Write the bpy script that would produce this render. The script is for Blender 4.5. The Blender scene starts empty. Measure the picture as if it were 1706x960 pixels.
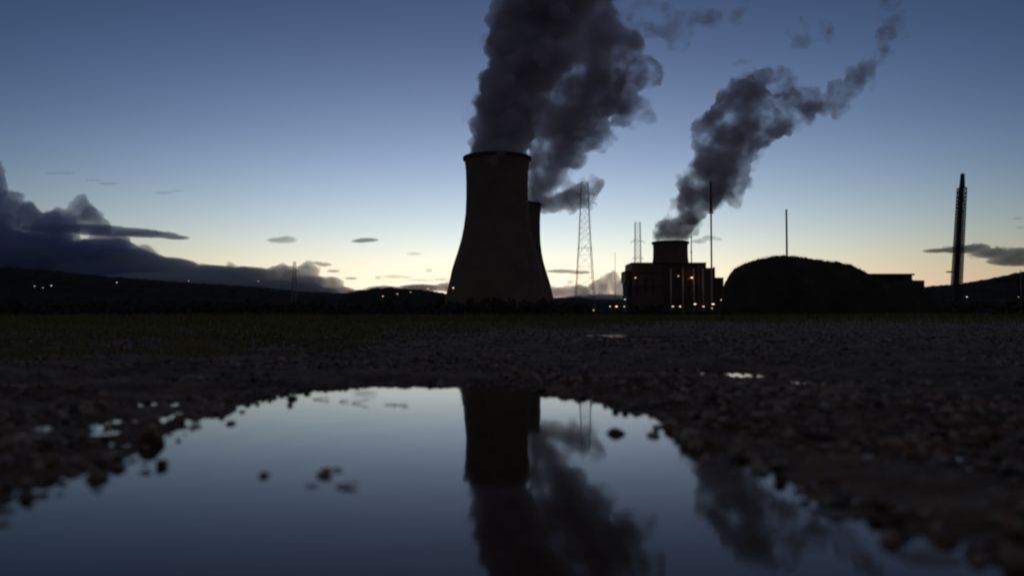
import bpy, math, random
import numpy as np
from mathutils import Vector, Matrix

random.seed(7)
rng = np.random.default_rng(7)
SC = bpy.context.scene
COL = SC.collection
R = math.radians

# ------------------------------------------------------------ camera
EYE, FPX, PITCH = 0.15, 28.0 / 36.0 * 1706.0, math.atan(48.0 / (28.0 / 36.0 * 1706.0))
cam_d = bpy.data.cameras.new('camera')
cam_d.lens = 28
cam_d.sensor_width = 36
cam_d.clip_start = 0.02
cam_d.clip_end = 80000
cam = bpy.data.objects.new('camera', cam_d)
cam.location = (0, 0, EYE)
cam.rotation_euler = (math.pi / 2 + PITCH, 0, 0)
COL.objects.link(cam)
SC.camera = cam
cam_d.dof.use_dof = True
cam_d.dof.focus_distance = 60
cam_d.dof.aperture_fstop = 3.5

# ------------------------------------------------------------ sky (sun four degrees under the horizon)
SUN_EL, SUN_ROT = -4.0, 0.0
world = bpy.data.worlds.new('World')
SC.world = world
world.use_nodes = True
nt = world.node_tree
sky = nt.nodes.new('ShaderNodeTexSky')
sky.sky_type = 'NISHITA'
sky.sun_disc = False
sky.sun_elevation = R(SUN_EL)
sky.sun_rotation = R(SUN_ROT)
sky.dust_density = 1.0
sky.ozone_density = 1.0
M0 = 0.010736


def vm(op, a=None, b=None, tree=nt):
    n = tree.nodes.new('ShaderNodeVectorMath')
    n.operation = op
    for i, v in enumerate((a, b)):
        if v is None:
            continue
        if hasattr(v, 'is_output'):
            tree.links.new(v, n.inputs[i])
        else:
            n.inputs[i].default_value = v
    return n


SAT = 0.7
sc1 = vm('MULTIPLY', sky.outputs[0], (0.1 / M0,) * 3)
lum = vm('DOT_PRODUCT', sc1.outputs[0], ((1 - SAT) / 3,) * 3)
cmb = nt.nodes.new('ShaderNodeCombineXYZ')
for i in range(3):
    nt.links.new(lum.outputs['Value'], cmb.inputs[i])
sat = vm('MULTIPLY', sc1.outputs[0], (SAT,) * 3)
add = vm('ADD', sat.outputs[0], cmb.outputs[0])
gam = nt.nodes.new('ShaderNodeGamma')
gam.inputs['Gamma'].default_value = 1.7
nt.links.new(add.outputs[0], gam.inputs['Color'])
upper = vm('MULTIPLY', gam.outputs[0], (0.96, 1.72, 2.82))
# afterglow low over the place where the sun went down (north, +Y)
wtc = nt.nodes.new('ShaderNodeTexCoord')
sep = nt.nodes.new('ShaderNodeSeparateXYZ')
nt.links.new(wtc.outputs['Generated'], sep.inputs[0])


def mth(op, a, b=None):
    n = nt.nodes.new('ShaderNodeMath')
    n.operation = op
    for i, v in enumerate((a, b)):
        if v is None:
            continue
        if hasattr(v, 'is_output'):
            nt.links.new(v, n.inputs[i])
        else:
            n.inputs[i].default_value = v
    return n.outputs[0]


el_ = mth('EXPONENT', mth('MULTIPLY', mth('MAXIMUM', sep.outputs['Z'], 0.0), -1 / 0.13))
az_ = mth('POWER', mth('MAXIMUM', sep.outputs['Y'], 0.0), 8.0)
glow_f = mth('MULTIPLY', el_, az_)
lowg = nt.nodes.new('ShaderNodeVectorMath')
lowg.operation = 'SCALE'
lowg.inputs[0].default_value = (10.0, 9.0, 8.6)
nt.links.new(glow_f, lowg.inputs['Scale'])
# weak even fill light added to the sky overhead and opposite the afterglow
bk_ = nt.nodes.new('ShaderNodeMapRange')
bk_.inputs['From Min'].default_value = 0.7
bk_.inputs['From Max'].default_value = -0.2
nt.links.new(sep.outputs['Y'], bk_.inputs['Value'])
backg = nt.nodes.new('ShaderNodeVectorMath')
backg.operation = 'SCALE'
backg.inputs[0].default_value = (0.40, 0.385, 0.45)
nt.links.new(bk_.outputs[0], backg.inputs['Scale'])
el2 = mth('EXPONENT', mth('MULTIPLY', mth('MAXIMUM', sep.outputs['Z'], 0.0), -1 / 0.04))
peach = nt.nodes.new('ShaderNodeVectorMath')
peach.operation = 'SCALE'
peach.inputs[0].default_value = (7.4, 4.2, 2.2)
nt.links.new(mth('MULTIPLY', el2, mth('MAXIMUM', sep.outputs['Y'], 0.0)), peach.inputs['Scale'])
lg1 = vm('ADD', lowg.outputs[0], peach.outputs[0])
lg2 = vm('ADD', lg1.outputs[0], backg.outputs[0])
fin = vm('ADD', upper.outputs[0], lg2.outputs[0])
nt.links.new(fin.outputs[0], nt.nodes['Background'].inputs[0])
nt.nodes['Background'].inputs[1].default_value = 0.1

# last warm light of the sun that has just set behind the plant
sun_d = bpy.data.lights.new('sun', 'SUN')
sun_d.energy = 0.01
sun_d.angle = R(4)
sun_d.color = (1.0, 0.75, 0.5)
sun = bpy.data.objects.new('sun', sun_d)
sun.rotation_euler = (R(88.5), 0, R(180))
sun.location = (0, 50, 30)
COL.objects.link(sun)

SC.view_settings.view_transform = 'Standard'
SC.view_settings.look = 'None'
SC.view_settings.exposure = 0
SC.view_settings.gamma = 1
SC.render.engine = 'CYCLES'
cy = SC.cycles
cy.use_denoising = True
cy.max_bounces = 8
cy.diffuse_bounces = 2
cy.glossy_bounces = 3
cy.transmission_bounces = 2
cy.volume_bounces = 6
cy.transparent_max_bounces = 32
cy.caustics_reflective = False
cy.caustics_refractive = False
cy.sample_clamp_indirect = 3
cy.volume_step_rate = 1.0
cy.volume_max_steps = 128
cy.filter_width = 2.2


# ------------------------------------------------------------ helpers
def P(px, py, d):
    """point at depth d (metres north of the camera) seen at photo pixel px, py"""
    u, v = (px - 853) / FPX, (480 - py) / FPX
    dy = math.cos(PITCH) - v * math.sin(PITCH)
    dz = math.sin(PITCH) + v * math.cos(PITCH)
    t = d / dy
    return Vector((u * t, d, EYE + dz * t))


def G(px, py, z=0.0):
    """where the line of sight meets the ground at height z"""
    a, b = P(px, py, 1.0), Vector((0, 0, EYE))
    t = (z - EYE) / (a.z - EYE)
    return b + (a - b) * t


def mesh_from(name, V, F, mat, parent=None, smooth=False):
    me = bpy.data.meshes.new(name)
    me.from_pydata([tuple(v) for v in V], [], [tuple(f) for f in F])
    me.update()
    if smooth:
        me.polygons.foreach_set('use_smooth', [True] * len(me.polygons))
    o = bpy.data.objects.new(name, me)
    if mat:
        me.materials.append(mat)
    COL.objects.link(o)
    if parent:
        o.parent = parent
    return o


def np_mesh(name, V, F, mat, smooth=False, parent=None):
    """V (n,3) float array, F (m,k) int array"""
    me = bpy.data.meshes.new(name)
    k = F.shape[1]
    me.vertices.add(len(V))
    me.vertices.foreach_set('co', V.astype(np.float32).ravel())
    me.loops.add(F.size)
    me.loops.foreach_set('vertex_index', F.astype(np.int32).ravel())
    me.polygons.add(len(F))
    me.polygons.foreach_set('loop_start', np.arange(0, F.size, k, dtype=np.int32))
    me.polygons.foreach_set('use_smooth', np.full(len(F), smooth))
    me.update(calc_edges=True)
    me.validate()
    if mat:
        me.materials.append(mat)
    o = bpy.data.objects.new(name, me)
    COL.objects.link(o)
    if parent:
        o.parent = parent
    return o


def tag(o, label=None, cat=None, group=None, kind=None):
    if label:
        o['label'] = label
    if cat:
        o['category'] = cat
    if group:
        o['group'] = group
    if kind:
        o['kind'] = kind
    return o


def empty(name, loc, rz=0.0):
    o = bpy.data.objects.new(name, None)
    o.location = loc
    o.rotation_euler = (0, 0, rz)
    o.empty_display_size = 0.5
    COL.objects.link(o)
    return o


class MB:
    def __init__(s):
        s.V, s.F = [], []

    def box(s, x0, x1, y0, y1, z0, z1):
        n = len(s.V)
        s.V += [(x0, y0, z0), (x1, y0, z0), (x1, y1, z0), (x0, y1, z0), (x0, y0, z1), (x1, y0, z1), (x1, y1, z1), (x0, y1, z1)]
        s.F += [tuple(n + i for i in f) for f in ((0, 3, 2, 1), (4, 5, 6, 7), (0, 1, 5, 4), (1, 2, 6, 5), (2, 3, 7, 6), (3, 0, 4, 7))]
        return s

    def tube(s, a, b, r0, r1=None, n=8, cap=True):
        a, b = Vector(a), Vector(b)
        r1 = r0 if r1 is None else r1
        d = (b - a).normalized()
        u = d.orthogonal().normalized()
        w = d.cross(u)
        k = len(s.V)
        for p, r in ((a, r0), (b, r1)):
            for i in range(n):
                t = 2 * math.pi * i / n
                s.V.append(tuple(p + u * (math.cos(t) * r) + w * (math.sin(t) * r)))
        for i in range(n):
            j = (i + 1) % n
            s.F.append((k + i, k + j, k + n + j, k + n + i))
        if cap:
            s.F.append(tuple(k + i for i in reversed(range(n))))
            s.F.append(tuple(k + n + i for i in range(n)))
        return s

    def lathe(s, prof, n=64, c=(0, 0), closed=False):
        k = len(s.V)
        m = len(prof)
        for r, z in prof:
            for i in range(n):
                t = 2 * math.pi * i / n
                s.V.append((c[0] + r * math.cos(t), c[1] + r * math.sin(t), z))
        for j in range(m if closed else m - 1):
            for i in range(n):
                a, b = (i, (i + 1) % n)
                j1 = (j + 1) % m
                s.F.append((k + j * n + a, k + j * n + b, k + j1 * n + b, k + j1 * n + a))
        return s

    def build(s, name, mat, parent=None, smooth=False):
        return mesh_from(name, s.V, s.F, mat, parent, smooth)


# ------------------------------------------------------------ numpy noise
_perm = np.random.default_rng(3).permutation(4096)
_grad = np.random.default_rng(4).uniform(0, 2 * math.pi, 4096)


def perlin(x, y):
    xi, yi = np.floor(x).astype(np.int64), np.floor(y).astype(np.int64)
    xf, yf = x - xi, y - yi

    def g(ix, iy, dx, dy):
        a = _grad[_perm[(_perm[ix & 4095] + iy) & 4095]]
        return np.cos(a) * dx + np.sin(a) * dy
    u = xf * xf * xf * (xf * (xf * 6 - 15) + 10)
    v = yf * yf * yf * (yf * (yf * 6 - 15) + 10)
    a = g(xi, yi, xf, yf) * (1 - u) + g(xi + 1, yi, xf - 1, yf) * u
    b = g(xi, yi + 1, xf, yf - 1) * (1 - u) + g(xi + 1, yi + 1, xf - 1, yf - 1) * u
    return (a * (1 - v) + b * v) * 1.5


# ------------------------------------------------------------ materials
def material(name, col, rough=0.8, var=0.3, scale=1.0, bump=0.0, bscale=None, col2=None, spec=0.5, metal=0.0):
    m = bpy.data.materials.new(name)
    m.use_nodes = True
    t = m.node_tree
    b = t.nodes['Principled BSDF']
    tc = t.nodes.new('ShaderNodeTexCoord')
    n = t.nodes.new('ShaderNodeTexNoise')
    n.inputs['Scale'].default_value = scale
    n.inputs['Detail'].default_value = 6
    n.inputs['Roughness'].default_value = 0.65
    t.links.new(tc.outputs['Object'], n.inputs['Vector'])
    r = t.nodes.new('ShaderNodeValToRGB')
    r.color_ramp.elements[0].position = 0.3
    r.color_ramp.elements[1].position = 0.7
    c1 = tuple(c * (1 - var) for c in col)
    c2 = col2 or tuple(min(1, c * (1 + var)) for c in col)
    r.color_ramp.elements[0].color = (*c1, 1)
    r.color_ramp.elements[1].color = (*c2, 1)
    t.links.new(n.outputs['Fac'], r.inputs['Fac'])
    t.links.new(r.outputs['Color'], b.inputs['Base Color'])
    b.inputs['Roughness'].default_value = rough
    b.inputs['Specular IOR Level'].default_value = spec
    b.inputs['Metallic'].default_value = metal
    if bump:
        n2 = t.nodes.new('ShaderNodeTexNoise')
        n2.inputs['Scale'].default_value = bscale or scale * 6
        n2.inputs['Detail'].default_value = 5
        t.links.new(tc.outputs['Object'], n2.inputs['Vector'])
        bp = t.nodes.new('ShaderNodeBump')
        bp.inputs['Strength'].default_value = 1.0
        bp.inputs['Distance'].default_value = bump
        t.links.new(n2.outputs['Fac'], bp.inputs['Height'])
        t.links.new(bp.outputs['Normal'], b.inputs['Normal'])
    return m


def volume(name, density, col=(0.8, 0.8, 0.85), noise=None, absorb=0.0, aniso=0.0, lo=0.35, hi=0.6):
    m = bpy.data.materials.new(name)
    m.use_nodes = True
    t = m.node_tree
    t.nodes.remove(t.nodes['Principled BSDF'])
    v = t.nodes.new('ShaderNodeVolumePrincipled')
    v.inputs['Color'].default_value = (*col, 1)
    v.inputs['Density'].default_value = density
    v.inputs['Anisotropy'].default_value = aniso
    t.links.new(v.outputs[0], t.nodes['Material Output'].inputs['Volume'])
    if noise:
        m.cycles.volume_step_rate = 0.35
        tc = t.nodes.new('ShaderNodeTexCoord')
        n = t.nodes.new('ShaderNodeTexNoise')
        n.inputs['Scale'].default_value = noise
        n.inputs['Detail'].default_value = 4
        n.inputs['Roughness'].default_value = 0.6
        t.links.new(tc.outputs['Object'], n.inputs['Vector'])
        mr = t.nodes.new('ShaderNodeMapRange')
        mr.inputs['From Min'].default_value = lo
        mr.inputs['From Max'].default_value = hi
        mr.inputs['To Min'].default_value = 0
        mr.inputs['To Max'].default_value = density
        t.links.new(n.outputs['Fac'], mr.inputs['Value'])
        t.links.new(mr.outputs[0], v.inputs['Density'])
    return m


def lamp_mat(name, col, strength):
    m = bpy.data.materials.new(name)
    m.use_nodes = True
    b = m.node_tree.nodes['Principled BSDF']
    b.inputs['Base Color'].default_value = (*col, 1)
    b.inputs['Emission Color'].default_value = (*col, 1)
    b.inputs['Emission Strength'].default_value = strength
    return m


M = {
    'concrete': material('concrete', (0.18, 0.145, 0.115), 0.9, 0.25, 0.05),
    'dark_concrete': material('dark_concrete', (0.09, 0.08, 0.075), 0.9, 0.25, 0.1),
    'cladding': material('cladding', (0.13, 0.105, 0.10), 0.7, 0.15, 0.05),
    'pale_metal': material('pale_metal', (0.6, 0.58, 0.52), 0.6, 0.15, 0.2),
    'steel': material('steel', (0.22, 0.23, 0.24), 0.5, 0.2, 0.5, metal=0.3),
    'dark_steel': material('dark_steel', (0.06, 0.065, 0.07), 0.6, 0.2, 0.5),
    'red_paint': material('red_paint', (0.5, 0.06, 0.05), 0.6, 0.2, 0.5),
    'white_paint': material('white_paint', (0.75, 0.73, 0.7), 0.6, 0.1, 0.5),
    'roof': material('roof', (0.1, 0.09, 0.085), 0.9, 0.2, 0.3),
    'hill': material('hill', (0.045, 0.05, 0.035), 0.95, 0.4, 0.01, spec=0.1),
    'mound_soil': material('mound_soil', (0.07, 0.06, 0.045), 0.95, 0.4, 0.15, spec=0.1),
    'leaves': material('leaves', (0.045, 0.06, 0.03), 0.8, 0.4, 0.3, spec=0.2),
    'bark': material('bark', (0.08, 0.065, 0.05), 0.9, 0.3, 2.0),
    'glass': material('window_glass', (0.03, 0.035, 0.04), 0.1, 0.2, 0.3),
    'grass': material('grass', (0.15, 0.17, 0.05), 0.7, 0.4, 1.2, col2=(0.30, 0.28, 0.10), spec=0.2),
    'gravel': material('gravel', (0.12, 0.09, 0.062), 0.5, 0.6, 24.0, bump=0.0012, bscale=300, col2=(0.40, 0.31, 0.22), spec=0.35),
    'stone': material('stone', (0.08, 0.07, 0.065), 0.5, 0.4, 40.0, bump=0.001, bscale=250),
    'brown_stone': material('brown_stone', (0.11, 0.06, 0.03), 0.6, 0.5, 60.0, bump=0.001, bscale=250),
    'pale_stone': material('pale_stone', (0.3, 0.28, 0.25), 0.6, 0.3, 40.0, bump=0.0008, bscale=250),
    'yellow_leaf': material('yellow_leaf', (0.35, 0.25, 0.05), 0.6, 0.4, 90.0),
    'brown_leaf': material('brown_leaf', (0.34, 0.24, 0.19), 0.6, 0.4, 90.0),
    'pale_leaf': material('pale_leaf', (0.5, 0.42, 0.38), 0.6, 0.3, 90.0),
    'tan_leaf': material('tan_leaf', (0.5, 0.27, 0.15), 0.6, 0.3, 90.0),
    'twig': material('twig', (0.05, 0.04, 0.03), 0.7, 0.3, 90.0),
}

_t = M['gravel'].node_tree
_geo = _t.nodes.new('ShaderNodeNewGeometry')
_rmp = _t.nodes.new('ShaderNodeValToRGB')
_rmp.color_ramp.elements[0].position = 0.0
_rmp.color_ramp.elements[0].color = (0.055, 0.04, 0.028, 1)
_rmp.color_ramp.elements[1].position = 1.0
_rmp.color_ramp.elements[1].color = (0.62, 0.58, 0.52, 1)
for _p, _c in ((0.35, (0.15, 0.105, 0.068, 1)), (0.7, (0.33, 0.25, 0.17, 1)), (0.9, (0.48, 0.40, 0.31, 1)), (0.94, (0.34, 0.16, 0.09, 1))):
    _e = _rmp.color_ramp.elements.new(_p)
    _e.color = _c
_t.links.new(_geo.outputs['Random Per Island'], _rmp.inputs['Fac'])
_t.links.new(_rmp.outputs['Color'], _t.nodes['Principled BSDF'].inputs['Base Color'])

# ------------------------------------------------------------ ground
main_px = [(-150, 900), (-60, 855), (0, 838), (60, 808), (140, 792), (210, 768), (245, 735), (300, 704), (380, 682), (460, 657),
           (560, 646), (640, 641), (720, 641), (790, 645), (850, 640), (900, 655), (985, 661), (1040, 684), (1105, 700),
           (1135, 732), (1190, 758), (1262, 778), (1330, 802), (1395, 830), (1440, 850), (1480, 868), (1560, 890),
           (1640, 915), (1706, 945), (1800, 985)]
poly = [(G(x, y).x, G(x, y).y) for x, y in main_px] + [(0.5, 0.1), (0.3, -0.5), (-0.3, -0.5), (-0.6, 0.1)]
poly = np.array(poly)


def sdf_poly(x, y):
    d = np.full(x.shape, 1e9)
    inside = np.zeros(x.shape, bool)
    n = len(poly)
    for i in range(n):
        ax, ay = poly[i]
        bx, by = poly[(i + 1) % n]
        ex, ey = bx - ax, by - ay
        t = np.clip(((x - ax) * ex + (y - ay) * ey) / (ex * ex + ey * ey), 0, 1)
        d = np.minimum(d, np.hypot(x - ax - t * ex, y - ay - t * ey))
        if ay != by:
            c = ((ay > y) != (by > y)) & (x < ex * (y - ay) / ey + ax)
            inside ^= c
    return np.where(inside, -d, d)


# cx, cy, rx, ry, turn: the small far puddles
ell = [(0.90, 6.1, 0.36, 0.95, 0.0), (0.50, 2.09, 0.20, 0.14, -0.35), (0.655, 1.80, 0.07, 0.06, -0.3),
       (-0.62, 1.36, 0.10, 0.04, 0.5), (-0.36, 1.22, 0.07, 0.018, 0.3),
       (0.47, 0.80, 0.03, 0.012, -0.4), (-0.60, 1.10, 0.11, 0.028, 0.35), (-0.45, 1.17, 0.09, 0.025, 0.3)]


def puddle_dist(x, y):
    d = sdf_poly(x, y)
    for cx, cy_, rx, ry, a in ell:
        dx, dy = x - cx, y - cy_
        u, v = dx * math.cos(a) + dy * math.sin(a), -dx * math.sin(a) + dy * math.cos(a)
        d = np.minimum(d, (np.hypot(u / rx, v / ry) - 1) * min(rx, ry))
    return d


def height(x, y):
    x = np.asarray(x, float)
    y = np.asarray(y, float)
    r = np.hypot(x, y)
    s = puddle_dist(x, y)
    side = np.clip((np.abs(x) - 0.25) / 0.3, 0, 1) * np.clip((2.0 - y) / 0.6, 0, 1)
    slope = 0.16 - 0.11 * side
    h = np.where(s < 0, np.maximum(s * slope, -0.03), np.minimum(s * slope, 0.014) + np.clip((s - 0.1) * 0.012, 0, 0.02))
    near = np.clip((14 - r) / 8, 0, 1)
    fade = np.where(s < 0, np.clip(1 + s / 0.12, 0, 1), 1.0)
    n = 0.0065 * perlin(x / 0.07, y / 0.07) + 0.0045 * perlin(x / 0.024 + 9, y / 0.024) + 0.002 * perlin(x / 0.011, y / 0.011 + 5)
    n += 0.008 * perlin(x / 0.6, y / 0.6) * np.clip(s / 0.2, 0, 1)
    h = h + n * fade * near
    far = np.clip((r - 6) / 30, 0, 1)
    h = h + far * (0.06 + 0.10 * perlin(x / 9 + 3, y / 9)) * np.clip((2000 - r) / 1500, 0, 1)
    return h


def build_ground():
    rings = np.concatenate([np.geomspace(0.30, 14, 620), np.geomspace(14, 60000, 120)[1:]])
    ang = np.concatenate([np.linspace(-42, 42, 1100), np.linspace(42, 318, 90)[1:-1]])
    a = np.radians(ang)
    rr, aa = np.meshgrid(rings, a, indexing='ij')
    x, y = rr * np.sin(aa), rr * np.cos(aa)
    z = height(x, y)
    z = np.where(rr > 20000, z - (rr - 20000) * 0.01, z)
    V = np.stack([x, y, z], -1).reshape(-1, 3)
    nr, na = rr.shape
    i = np.arange(nr - 1)[:, None] * na
    j = np.arange(na)[None, :]
    j2 = (j + 1) % na
    F = np.stack([i + j, i + na + j, i + na + j2, i + j2], -1).reshape(-1, 4)
    # inner disc
    V = np.vstack([V, [[0, 0, -0.03]]])
    c = len(V) - 1
    tri = np.stack([np.full(na, c), np.arange(na), (np.arange(na) + 1) % na, (np.arange(na) + 1) % na], -1)
    me_F = F
    m = material('wet_gravelly_soil', (0.11, 0.08, 0.05), 0.8, 0.5, 5.0, bump=0.002, bscale=160, col2=(0.30, 0.22, 0.14), spec=0.25)
    o = np_mesh('ground', V, me_F, m, smooth=True)
    tag(o, 'dark wet gravelly soil running out to the plant', kind='structure')
    return o


build_ground()

# water of the puddles: one still sheet, showing wherever the soil dips under it
wm = bpy.data.materials.new('muddy_water')
wm.use_nodes = True
t = wm.node_tree
b = t.nodes['Principled BSDF']
b.inputs['Base Color'].default_value = (0.075, 0.045, 0.025, 1)
b.inputs['Roughness'].default_value = 0.045
b.inputs['Specular IOR Level'].default_value = 0.39
b.inputs['IOR'].default_value = 1.28
tc = t.nodes.new('ShaderNodeTexCoord')
mp = t.nodes.new('ShaderNodeMapping')
mp.inputs['Scale'].default_value = (2.5, 1.0, 1.0)
nz = t.nodes.new('ShaderNodeTexNoise')
nz.inputs['Scale'].default_value = 7.0
nz.inputs['Detail'].default_value = 2.0
bp = t.nodes.new('ShaderNodeBump')
bp.inputs['Distance'].default_value = 0.00022
bp.inputs['Strength'].default_value = 1.0
t.links.new(tc.outputs['Object'], mp.inputs['Vector'])
t.links.new(mp.outputs[0], nz.inputs['Vector'])
t.links.new(nz.outputs['Fac'], bp.inputs['Height'])
t.links.new(bp.outputs['Normal'], b.inputs['Normal'])
wv = [(-4, -3, 0), (4, -3, 0), (4, 7, 0), (-4, 7, 0)]
tag(mesh_from('water', wv, [(0, 1, 2, 3)], wm), 'still muddy puddle water mirroring the dusk sky', kind='structure')


# gravel: far more stones than anyone could count
def ico(sub):
    import bmesh
    bm = bmesh.new()
    bmesh.ops.create_icosphere(bm, subdivisions=sub, radius=1)
    V = np.array([v.co[:] for v in bm.verts])
    F = np.array([[v.index for v in f.verts] for f in bm.faces])
    bm.free()
    return V, F


ICO1, ICO2, ICO3 = ico(1), ico(2), ico(3)


def scatter_stones(n, base, r0, r1, sz0, sz1, amax=40, embed=0.35, seed=1):
    g = np.random.default_rng(seed)
    r = r0 * (r1 / r0) ** g.random(n)
    a = np.radians(g.uniform(-amax, amax, n))
    x, y = r * np.sin(a), r * np.cos(a)
    s = puddle_dist(x, y)
    clump = perlin(x / 0.25 + 4, y / 0.25) + 0.6 * perlin(x / 1.3, y / 1.3)
    keep = (s > 0.012 + 0.05 * g.random(n)) & (g.random(n) < 0.55 + 1.2 * clump) | ((s > -0.09) & (g.random(n) < 0.45 * np.exp(np.minimum(s, 0) / 0.022)) & (s < 0.02))
    x, y = x[keep], y[keep]
    n = len(x)
    z = np.maximum(height(x, y), -0.0025)
    sz = sz0 * (sz1 / sz0) ** (g.random(n) ** 1.8)
    Vb, Fb = base
    V = np.repeat(Vb[None], n, 0)
    V = V * (1 + 0.22 * np.sin(V[:, :, [1, 2, 0]] * g.uniform(1.5, 4, (n, 1, 3)) + g.uniform(0, 6, (n, 1, 3))))
    V = V * (1 + g.normal(0, 0.10, (n, len(Vb), 1)))
    V = V * g.uniform(0.6, 1.25, (n, 1, 3)) * np.array([1, 1, 0.72])
    c, q = np.cos(g.uniform(0, 6.28, n)), np.sin(g.uniform(0, 6.28, n))
    th = g.uniform(0, 6.28, n)
    c, q = np.cos(th)[:, None], np.sin(th)[:, None]
    X = V[:, :, 0] * c - V[:, :, 1] * q
    Y = V[:, :, 0] * q + V[:, :, 1] * c
    V = np.stack([X, Y, V[:, :, 2]], -1) * sz[:, None, None]
    V += np.stack([x, y, z + sz * embed], -1)[:, None, :]
    F = Fb[None] + (np.arange(n) * len(Vb))[:, None, None]
    return V.reshape(-1, 3), F.reshape(-1, 3)


parts = [scatter_stones(16000, ICO2, 0.40, 1.6, 0.0022, 0.0095, seed=1), scatter_stones(26000, ICO1, 1.3, 4.5, 0.003, 0.0095, seed=2),
         scatter_stones(30000, ICO1, 4.0, 16, 0.005, 0.015, seed=3)]
off, VV, FF = 0, [], []
for V, F in parts:
    VV.append(V)
    FF.append(F + off)
    off += len(V)
gr = np_mesh('gravel', np.vstack(VV), np.vstack(FF), M['gravel'])
tag(gr, 'wet grey brown gravel scattered thickly round the puddle', kind='stuff')


# grass
def build_grass():
    g = np.random.default_rng(9)
    n = 110000
    r = 2.6 * (60 / 2.6) ** g.random(n)
    a = np.radians(g.uniform(-42, 42, n))
    x, y = r * np.sin(a), r * np.cos(a)
    az = np.degrees(a)
    cl = perlin(x / 0.35, y / 0.35) + 0.7 * perlin(x / 2.1 + 5, y / 2.1)
    start = np.interp(az, [-42, -25, -12, 0, 15, 42], [2.3, 2.6, 3.8, 7, 13, 17])
    keep = (cl + (np.log(r / start)) * 0.9 > 0.15) & (r > start * 0.75) & (puddle_dist(x, y) > 0.05)
    x, y, r = x[keep], y[keep], r[keep]
    n = len(x)
    z = height(x, y) - 0.004
    hgt = g.uniform(0.018, 0.05, n) * np.interp(r, [3, 12, 40], [0.7, 1.6, 5.0])
    w = hgt * g.uniform(0.05, 0.09, n)
    th = g.uniform(0, 6.28, n)
    lean = g.uniform(0.1, 0.8, n) * hgt
    lt = g.uniform(0, 6.28, n)
    p0 = np.stack([x - w * np.cos(th), y - w * np.sin(th), z], -1)
    p1 = np.stack([x + w * np.cos(th), y + w * np.sin(th), z], -1)
    m0 = np.stack([x - .7 * w * np.cos(th) + .3 * lean * np.cos(lt), y - .7 * w * np.sin(th) + .3 * lean * np.sin(lt), z + .6 * hgt], -1)
    m1 = np.stack([x + .7 * w * np.cos(th) + .3 * lean * np.cos(lt), y + .7 * w * np.sin(th) + .3 * lean * np.sin(lt), z + .6 * hgt], -1)
    tp = np.stack([x + lean * np.cos(lt), y + lean * np.sin(lt), z + hgt], -1)
    V = np.stack([p0, p1, m1, m0, tp], 1).reshape(-1, 3)
    k = (np.arange(n) * 5)[:, None]
    F = np.concatenate([k + np.array([[0, 1, 2]]), k + np.array([[0, 2, 3]]), k + np.array([[3, 2, 4]])], 0)
    o = np_mesh('grass', V, F, M['grass'])
    tag(o, 'short dull grass covering the dark field behind the gravel', kind='stuff')


build_grass()


# ------------------------------------------------------------ hills on the skyline
def ridge(name, d, pts, width, label, seed, bump=1.2, n=700):
    pts = sorted(pts)
    xs = np.linspace(pts[0][0], pts[-1][0], n)
    ys = np.interp(xs, [p[0] for p in pts], [p[1] for p in pts])
    px = 528 - ys
    px = px + bump * perlin(xs / 9.0 + seed, xs * 0 + seed + .5) + bump * 0.6 * perlin(xs / 3.1 + seed, xs * 0 + 2.5) * (px > 3)
    top = np.maximum(px, 0.2) / FPX * d
    X = (xs - 853) / FPX
    prof = [(-1.0, -0.02), (-0.8, 0.10), (-0.55, 0.34), (-0.3, 0.68), (-0.12, 0.93), (0, 1.0), (0.15, 0.95), (0.5, 0.6), (1.0, -0.02)]
    V = []
    for s, h in prof:
        dd = d + s * width
        V.append(np.stack([X * dd, np.full(n, dd), top * h * (1 + 0.08 * perlin(xs / 14 + s * 7, xs * 0 + seed)) if 0 < h < 1 else top * h], -1))
    V = np.array(V).reshape(-1, 3)
    m = len(prof)
    i = np.arange(m - 1)[:, None] * n
    j = np.arange(n - 1)[None, :]
    F = np.stack([i + j, i + j + 1, i + n + j + 1, i + n + j], -1).reshape(-1, 4)
    tag(np_mesh(name, V, F, M['hill'], smooth=True), label, kind='structure')


ridge('hills', 3800, [(-900, 430), (-200, 440), (0, 443), (80, 449), (135, 456), (250, 466), (350, 473), (430, 478), (500, 485), (600, 490),
                      (760, 493), (900, 496), (1060, 499), (1300, 500), (1450, 488), (1545, 477), (1600, 473), (1650, 464), (1706, 452), (1900, 440), (2500, 430)],
      900, 'low black hills along the horizon', 1.0, 1.0, 1300)
ridge('terrain', 1900, [(560, 500), (575, 489), (600, 484), (625, 480), (650, 479), (680, 481), (705, 483), (735, 487), (760, 493), (900, 500), (960, 494), (1000, 500), (1250, 502), (1700, 500), (1800, 498)],
      300, 'wooded rise in front of the hills left of the towers', 5.0, 1.0, 700)

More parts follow.
